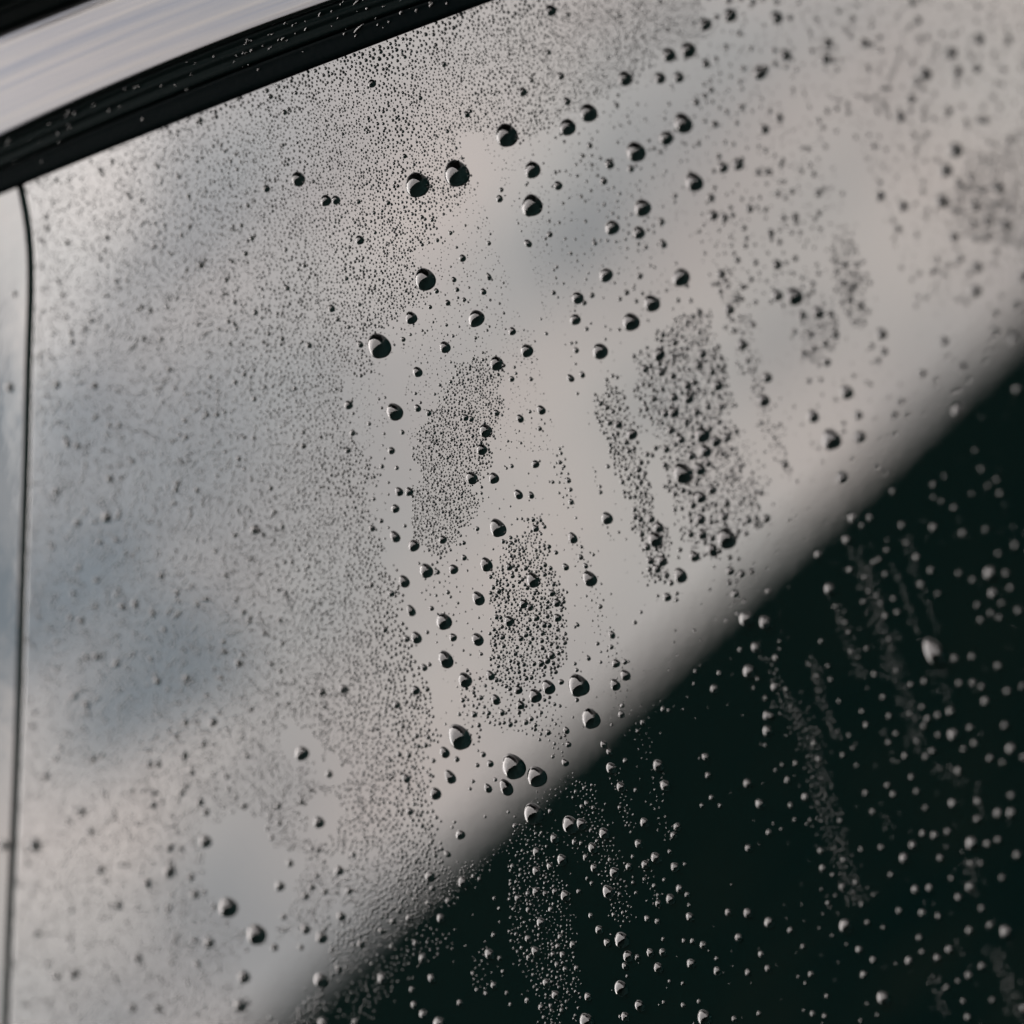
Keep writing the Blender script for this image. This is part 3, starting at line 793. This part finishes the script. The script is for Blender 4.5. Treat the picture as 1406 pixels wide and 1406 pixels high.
# a finer dust of droplets among them, and a fringe along the seal
for _ in range(60000):
    x, y = random.uniform(330, 960), random.uniform(-10, 760)
    jx, jy = x + random.gauss(0, 4), y + random.gauss(0, 4)
    if inside(jx, jy, MIST):
        if x > 430 or y < 330:
            add(x, y, random.uniform(1.2, 2.2), 2.6)
    elif y < 620 and x < 760 and not in_streak(x, y):
        if random.random() < .16 + .2 * nz3(x, y, .02, 21):
            add(x, y, rsize(1.2, 2.6, 1.5), 3.2)
for _ in range(900):
    x = random.uniform(150, 700)
    y = SEAL_LOW(x) + 2.2 + abs(random.gauss(0, 1.6))
    add(x, y, random.uniform(2.2, 4.6), 2.4)
# sparse beads over the rest
for _ in range(38000):
    x, y = random.uniform(430, 1430), random.uniform(-20, 1000)
    edge = 1792 - .933 * x
    if y > edge - 12 or in_streak(x, y):
        continue
    if x < 735 and y < 620:
        sp, lo, hi, pr = 5.6, 1.5, 5.0, .75
    elif x < 960 and y < 400:
        sp, lo, hi, pr = 7.0, 1.6, 5.2, .62
    elif y < 420:
        sp, lo, hi, pr = 10.0, 3.0, 9.0, .6
    elif x < 740:
        sp, lo, hi, pr = 9.0, 1.6, 4.4, .42
    else:
        sp, lo, hi, pr = 11.0, 1.6, 5.0, .2
    c = nz3(x, y, .018, 4) + .5 * nz3(x, y, .05, 6)
    if random.random() < pr * (.75 + .9 * c):
        add(x, y, rsize(lo, hi, 2.6), sp * random.uniform(.55, 1.1))
for _ in range(5000):
    x, y = random.uniform(430, 1430), random.uniform(420, 1426)
    if y < 1792 - .933 * x + 15:
        continue
    if random.random() < .11 + .12 * nz3(x, y, .012, 14):
        add(x, y, rsize(1.6, 3.8, 2.4), 12)

# ------------------------------------------------------------------ rain: geometry
def template(ns, nr):
    """unit dome: (a around, t 0 rim..1 top)"""
    pts = []
    for i in range(nr):
        t = i / nr * math.pi / 2
        for k in range(ns):
            a = 2 * math.pi * (k + .5 * (i % 2)) / ns
            pts.append((math.cos(a) * math.cos(t), math.sin(a) * math.cos(t), math.sin(t)))
    pts.append((0, 0, 1))
    fs = []
    for i in range(nr - 1):
        for k in range(ns):
            a, b_, c, d = i * ns + k, i * ns + (k + 1) % ns, (i + 1) * ns + k, (i + 1) * ns + (k + 1) % ns
            if i % 2 == 0:
                fs += [(a, b_, c), (b_, d, c)]
            else:
                fs += [(a, b_, d), (a, d, c)]
    top = nr * ns
    for k in range(ns):
        fs.append(((nr - 1) * ns + k, (nr - 1) * ns + (k + 1) % ns, top))
    return np.array(pts), fs


nE = np.array(NW)
dE = np.array(DOWN)
sE = np.array(SIDE)
NXY = np.array((NC.x, NC.y))


def dome_size(px, py, h, ratio):
    """half length down the slope, half width across it, height off the glass"""
    mpp = depth(px, py) / F
    r = .5 * h * mpp * (1.12 if h > 9 else 1.05)
    e = ratio / .88
    rs = r * (e if e < 1 else 1 + (e - 1) * 1.2)
    ht = .94 * r * min(1.0, e ** .6)
    return r, rs, ht


def base_point(px, py, ht):
    """the foot of a drop whose visible middle is at px, py: the dome leans out of the glass, to the right in view"""
    s = ht * F / depth(px, py) * .30
    return P(px - s * NXY[0], py + s * NXY[1])


def shaped(T0, r, rs, ht, sag, taper, lump=None):
    q = T0.copy()
    u, v, z = q[:, 0], q[:, 1], q[:, 2]            # u down the slope, v across
    wob = 1.0
    if lump is not None:
        a = np.arctan2(v, u)
        wob = 1 + (1 - z) * lump[0] * np.cos(2 * a + lump[1]) + (1 - z) * lump[2] * np.cos(3 * a + lump[3])
    U = u * r * wob + sag * ht * z ** 1.3
    V = v * rs * wob * (1 + taper * u)
    # a fuller belly toward the lower end
    W = ht * z * (1 + .08 * u)
    return U, V, W


def solid(px, py, h, ratio):
    r, rs, ht = dome_size(px, py, h, ratio)
    return r, rs, ht, base_point(px, py, ht)


drops.sort(key=lambda d: -d[2] * (0.6 + .4 * d[3]))
SOLO = [d for d in drops if -4 < d[0] < 1410 and -4 < d[1] < 1410 and ok_edge(d[0] + 4, d[1])]
N_SEAL = 8
solo, rest = SOLO[:300 - N_SEAL], SOLO[300 - N_SEAL:]
rest += [d for d in drops if d not in SOLO]

# every smaller bead: one object
class Heap:
    def __init__(self):
        self.v, self.f, self.n = [], [], 0

    def dome(self, tpl, base, r, rs, ht, sag, taper, lump=None, rot=0.0):
        T0, fs = tpl
        U, V, W = shaped(T0, r, rs, ht, sag, taper, lump)
        if rot:
            U, V = U * math.cos(rot) - V * math.sin(rot), U * math.sin(rot) + V * math.cos(rot)
        pts = np.array(base) + U[:, None] * dE + V[:, None] * sE + (W - .03 * r)[:, None] * nE
        self.v.append(pts)
        self.f.append(np.array(fs) + self.n)
        self.n += len(pts)

    def build(self, name, mat):
        v = np.vstack(self.v)
        f = np.vstack(self.f)
        me = bpy.data.meshes.new(name)
        me.vertices.add(len(v))
        me.vertices.foreach_set('co', v.ravel())
        me.loops.add(f.size)
        me.loops.foreach_set('vertex_index', f.ravel().astype(np.int32))
        me.polygons.add(len(f))
        me.polygons.foreach_set('loop_start', np.arange(0, f.size, 3, dtype=np.int32))
        me.polygons.foreach_set('use_smooth', np.ones(len(f), dtype=bool))
        me.materials.append(mat)
        me.update(calc_edges=True)
        me.validate()
        o = bpy.data.objects.new(name, me)
        COL.objects.link(o)
        return o


FLIP = SIDE.cross(DOWN).dot(NW) > 0               # keep the faces outward whichever way the axes run
def oriented(tpl):
    T0, fs = tpl
    return (T0, [f[::-1] for f in fs] if FLIP else fs)
TP = {k: oriented(template(*k)) for k in ((6, 2), (8, 3), (10, 4), (14, 6), (24, 10))}
heap = Heap()
for x, y, h, ratio in beads:
    r, rs, ht, bp = solid(x, y, h, ratio)
    heap.dome(TP[(6, 2) if h < 3.6 else (8, 3)], bp, r, rs, ht * random.uniform(.75, 1.05), random.uniform(.0, .2), random.uniform(-.05, .2), rot=random.uniform(-.25, .25))
for d in rest:
    r, rs, ht, bp = solid(d[0], d[1], d[2], d[3])
    heap.dome(TP[(10, 4) if d[2] < 8 else (14, 6)], bp, r, rs, ht * random.uniform(.85, 1.05), random.uniform(.05, .28), random.uniform(0, .22), (random.uniform(0, .04), random.uniform(0, 6), random.uniform(0, .03), random.uniform(0, 6)), random.uniform(-.25, .25))

# droplets caught on the rubber seal: short rows on its ridges
def seal_point(x, a):
    """a 0 at the foot of the lip, 1 at the trim"""
    if a < .45:
        y = SEAL_LOW(x) + (SEAL_MID(x) - SEAL_LOW(x)) * a / .45
        w = .0013 + .0028 * a
    else:
        y = SEAL_MID(x) + (SEAL_TOP(x) - SEAL_MID(x)) * (a - .45) / .55
        w = .0030 + .0012 * (a - .45) / .55
    return P(x, y, w)


for a, n, spread in ((.50, 60, .012), (.62, 14, .03), (.72, 80, .012), (.88, 80, .016), (.95, 26, .015), (.30, 12, .06)):
    run = 0
    x = 8.0
    while x < 640:
        x += random.expovariate(1 / 9.0) * (110.0 / n) ** .5 + (2 if random.random() < .6 else 22)
        if x < 330 and random.random() < .45:
            continue
        h = rsize(2.2, 5.4, 1.4)
        mpp = depth(x, 100) / F
        e = 1.0 if random.random() < .7 else random.uniform(1.5, 3)
        bp = seal_point(x, a + random.gauss(0, spread))
        heap.dome(TP[(8, 3)], bp, h * .5 * mpp, h * .5 * mpp * e * 1.3, h * .35 * mpp, .1, 0, rot=random.gauss(.1, .25))
mist = heap.build("fine_droplets", M_WATER)
mist['kind'] = 'stuff'
mist['label'] = "fine mist of tiny water droplets beaded over the wet glass"
print("beads", len(beads), "traced", len(drops), "tris", len(mist.data.polygons))

# ------------------------------------------------------------------ rain: the drops one can pick out
ANCH = [
    (568, 254, "the plump left drop of the upper pair"), (622, 238, "the plump right drop of the upper pair"), (691, 186, "the plump drop over the long clear streak's head"),
    (407, 246, "the lone egg-shaped drop in the upper mist"), (447, 275, "the twin drops in the upper mist"), (726, 282, "the plump drop at the clear streak's right edge"), (805, 155, "the tilted egg where the upper mist ends"),
    (869, 209, "the tall egg amid the upper scatter"), (935, 169, "the slim soft-edged egg high in the scatter"), (950, 250, "the egg leading down the upper right scatter"),
    (879, 285, "the round top drop of a close trio"), (856, 108, "the drop at the mist's ragged upper right end"), (942, 69, "the soft double blob near the top edge"), (754, 14, "the drop up by the seal's far end"),
    (1042, 100, "the soft round blob with a small twin"), (579, 383, "the big egg poking from the dense mist"), (515, 475, "the big egg over the bluish bare patch"), (651, 437, "the broad drop beside the clear streak"),
    (539, 565, "the egg in the bare channel beside the mist"), (790, 409, "the upper bead of the bluish gap"), (830, 378, "the small round dome above the bluish gap"), (932, 381, "the broad dome above the dense bead patch"),
    (864, 442, "the egg off the dense patch's upper left"), (821, 482, "the egg above the narrow bead stripe"), (903, 487, "the wide bead on the dense patch's shoulder"), (961, 597, "the biggest bead within the dense patch"),
    (935, 651, "the tall egg on the dense patch's lower left"), (994, 741, "the big egg under the dense bead patch"), (866, 597, "the fat bead on the narrow stripe's right edge"),
    (897, 741, "the fat bead at the narrow stripe's tail"), (931, 790, "the slanted drop past the narrow stripe's tail"), (807, 794, "the slanted drop on the thin dotted trail"), (831, 711, "the lone drop above a short dotted trail"),
    (680, 725, "the tall egg between the two bead patches"), (665, 592, "the egg on the finer bead patch's rim"), (682, 500, "the slanted drop atop the finer bead patch"), (583, 784, "the egg below the finer bead patch"),
    (606, 853, "the notched egg in the lower bare channel"), (610, 906, "the spindle drop in the lower bare channel"), (730, 797, "the egg inside the lower bead patch"), (654, 822, "the slim egg beside the lower bead patch"),
    (790, 941, "the big egg under the lower bead patch"), (807, 987, "the big egg nearing the dark reflection"), (626, 1012, "the tallest egg at the mist's lower edge"), (700, 1053, "the left egg of the lowest pair"),
    (734, 1065, "the right egg of the lowest pair"), (729, 1117, "the big drop on the dark reflection's border"), (349, 1283, "the large blurred crescent drop low in mist"), (308, 1246, "the blurred round drop under the bare patch"),
    (412, 1033, "the blurred drop in a round bare halo"), (436, 1128, "the blurred drop in the lower bare halo"), (145, 710, "the dark blurred drop alone in pale mist"), (46, 1160, "the blurred drop beside the dark seam"),
    (596, 1090, "the slanted drop at the mist's foot"), (1137, 603, "the largest drop of the right pale area"), (1087, 405, "the soft egg above the blurred bead knot"), (1159, 538, "the slim soft drop over the largest right one"),
    (1310, 205, "the upper blob of the far right stack"), (1207, 458, "the blurred blob by the right bare slope"), (1268, 101, "the dark blurred blob near the upper right"), (1021, 850, "the glassy drop straddling the pale slope's foot"),
    (1278, 892, "the long white splash on the dark part"), (1357, 784, "the bright blurred cap far right"), (1135, 807, "the white cap heading a thin streak"), (779, 1134, "the tall white cap of the dark corner's pair"),
    (1211, 1369, "the big triangular white cap near the bottom"), (1157, 1270, "the triangular white cap midway right below"), (1332, 1157, "the blurred white cap in the right dark"), (1378, 1278, "the bright blurred lump low right"),
    (964, 1396, "the broad white cap on the bottom edge"), (850, 1293, "the slim white cap in the dark middle"), (849, 1358, "the narrow white cap above the bottom edge"), (802, 1400, "the big white cap cut by the bottom edge"),
    (832, 1224, "the tall white cap in the dotted dark trail"), (774, 1230, "the white cap among the dark bead cluster"), (1306, 1008, "the bright cap in the right dotted streak"), (1063, 942, "the white cap over the long dotted streak"),
    (912, 1080, "the white cap heading the short dotted trail"), (436, 1346, "the glassy blurred drop where pale turns dark"), (520, 1342, "the blurred white cap in the lower left dark"),
    (898, 1178, "the slanted white cap right of the trail"), (1025, 1252, "the white cap in the open dark middle"), (1246, 1324, "the white cap in the lower right dark"),
]


def direction(dx, dy):
    a = math.degrees(math.atan2(-dy, dx)) % 360
    return ["right of", "up-right of", "above", "up-left of", "left of", "down-left of", "below", "down-right of"][int((a + 22.5) // 45) % 8]


def look(d):
    size = "big" if d[2] > 21 else "mid-sized" if d[2] > 13 else "small"
    fo = abs(depth(d[0], d[1]) / D - 1) > .085
    tone = "white-capped" if d[4] else "dark"
    shp = "narrow" if d[3] < .66 else "round" if d[3] > .8 else "oval"
    return size, ("blurred " if fo else "") + tone, shp


own = {}
for ax, ay, ph in ANCH:
    c = [(math.hypot(d[0] - ax, d[1] - ay), i) for i, d in enumerate(solo) if i not in own]
    dist, i = min(c)
    if dist < 14:
        own[i] = ph
anch_pos = [(solo[i][0], solo[i][1], ph) for i, ph in own.items()]
labels = {}
used = set()
ORD = ["", "second ", "third ", "fourth ", "fifth ", "sixth ", "seventh ", "eighth ", "ninth "]
for i, d in enumerate(solo):
    if i in own:
        s = own[i][4:]
        lab = f"{s}, a {look(d)[0]} {look(d)[1]} water drop"
        labels[i] = lab
        used.add(lab)
follow = {}
for i, d in enumerate(solo):
    if i in own:
        continue
    cand = min(anch_pos, key=lambda a: math.hypot(a[0] - d[0], a[1] - d[1]))
    dx, dy = d[0] - cand[0], d[1] - cand[1]
    follow.setdefault((cand[2], direction(dx, dy)), []).append((math.hypot(dx, dy), i))
for (ph, dr), lst in follow.items():
    lst.sort()
    for k, (dist, i) in enumerate(lst):
        size, tone, shp = look(solo[i])
        step = "" if len(lst) == 1 else ["nearest ", "second ", "third ", "fourth ", "fifth ", "sixth ", "seventh ", "eighth "][min(k, 7)]
        labels[i] = f"{step}{size} {tone} drop {dr} {ph}"

import collections
DT = TP[(24, 10)]
DT2 = TP[(14, 6)]


def drop_object(name, tpl, base, r, rs, ht, sag, taper, lump, rot=0.0):
    T0, fs = tpl
    U, V, W = shaped(T0, r, rs, ht, sag, taper, lump)
    if rot:
        U, V = U * math.cos(rot) - V * math.sin(rot), U * math.sin(rot) + V * math.cos(rot)
    pts = U[:, None] * dE + V[:, None] * sE + (W - .02 * r)[:, None] * nE
    me = bpy.data.meshes.new(name)
    me.from_pydata(pts.tolist(), [], fs)
    me.polygons.foreach_set('use_smooth', [True] * len(me.polygons))
    me.materials.append(M_WATER)
    me.update()
    o = bpy.data.objects.new(name, me)
    o.location = tuple(base)
    COL.objects.link(o)
    o['category'] = "water drop"
    return o


for i, d in enumerate(solo):
    r, rs, ht, bp = solid(d[0], d[1], d[2], d[3])
    lump = (random.uniform(0, .035), random.uniform(0, 6), random.uniform(0, .03), random.uniform(0, 6))
    o = drop_object("water_drop", DT if d[2] > 11 else DT2, bp, r, rs, ht, random.uniform(.12, .3), random.uniform(.04, .16), lump, random.uniform(-.14, .14))
    o['label'] = labels[i]
    o['group'] = "raindrops on the window pane"

# the larger runs of water on the seal lip
SEALD = [(493, 38, 5, 20, "longest wavy run of water on the seal lip"), (551, 17, 6, 7, "hook-shaped water blob on the seal lip"), (572, 14, 5, 5, "round water blob on the seal lip beside the hooked one"),
         (592, 6, 5, 8, "slanted water blob on the seal lip at the top edge"), (473, 46, 5, 5, "small water blob on the seal lip beside the wavy run"), (489, 3, 3, 11, "thin run of water along the seal's upper ridge"),
         (534, 30, 4, 4, "tiny water blob low on the seal lip past the wavy run"), (519, 34, 4, 4, "tiny water blob on the seal just past the wavy run")]
for x, y, h, ln, lab in SEALD:
    a = (y - SEAL_LOW(x)) / (SEAL_TOP(x) - SEAL_LOW(x))
    mpp = depth(x, y) / F
    lump = (random.uniform(.02, .08), random.uniform(0, 6), random.uniform(.02, .08), random.uniform(0, 6))
    # a run is long along the seal: across the slope
    o = drop_object("water_blob", DT, seal_point(x, a), h * .55 * mpp, ln * .62 * mpp, h * .36 * mpp, .05, .1, lump, .12)
    o['label'] = lab
    o['group'] = "water caught on the rubber seal"
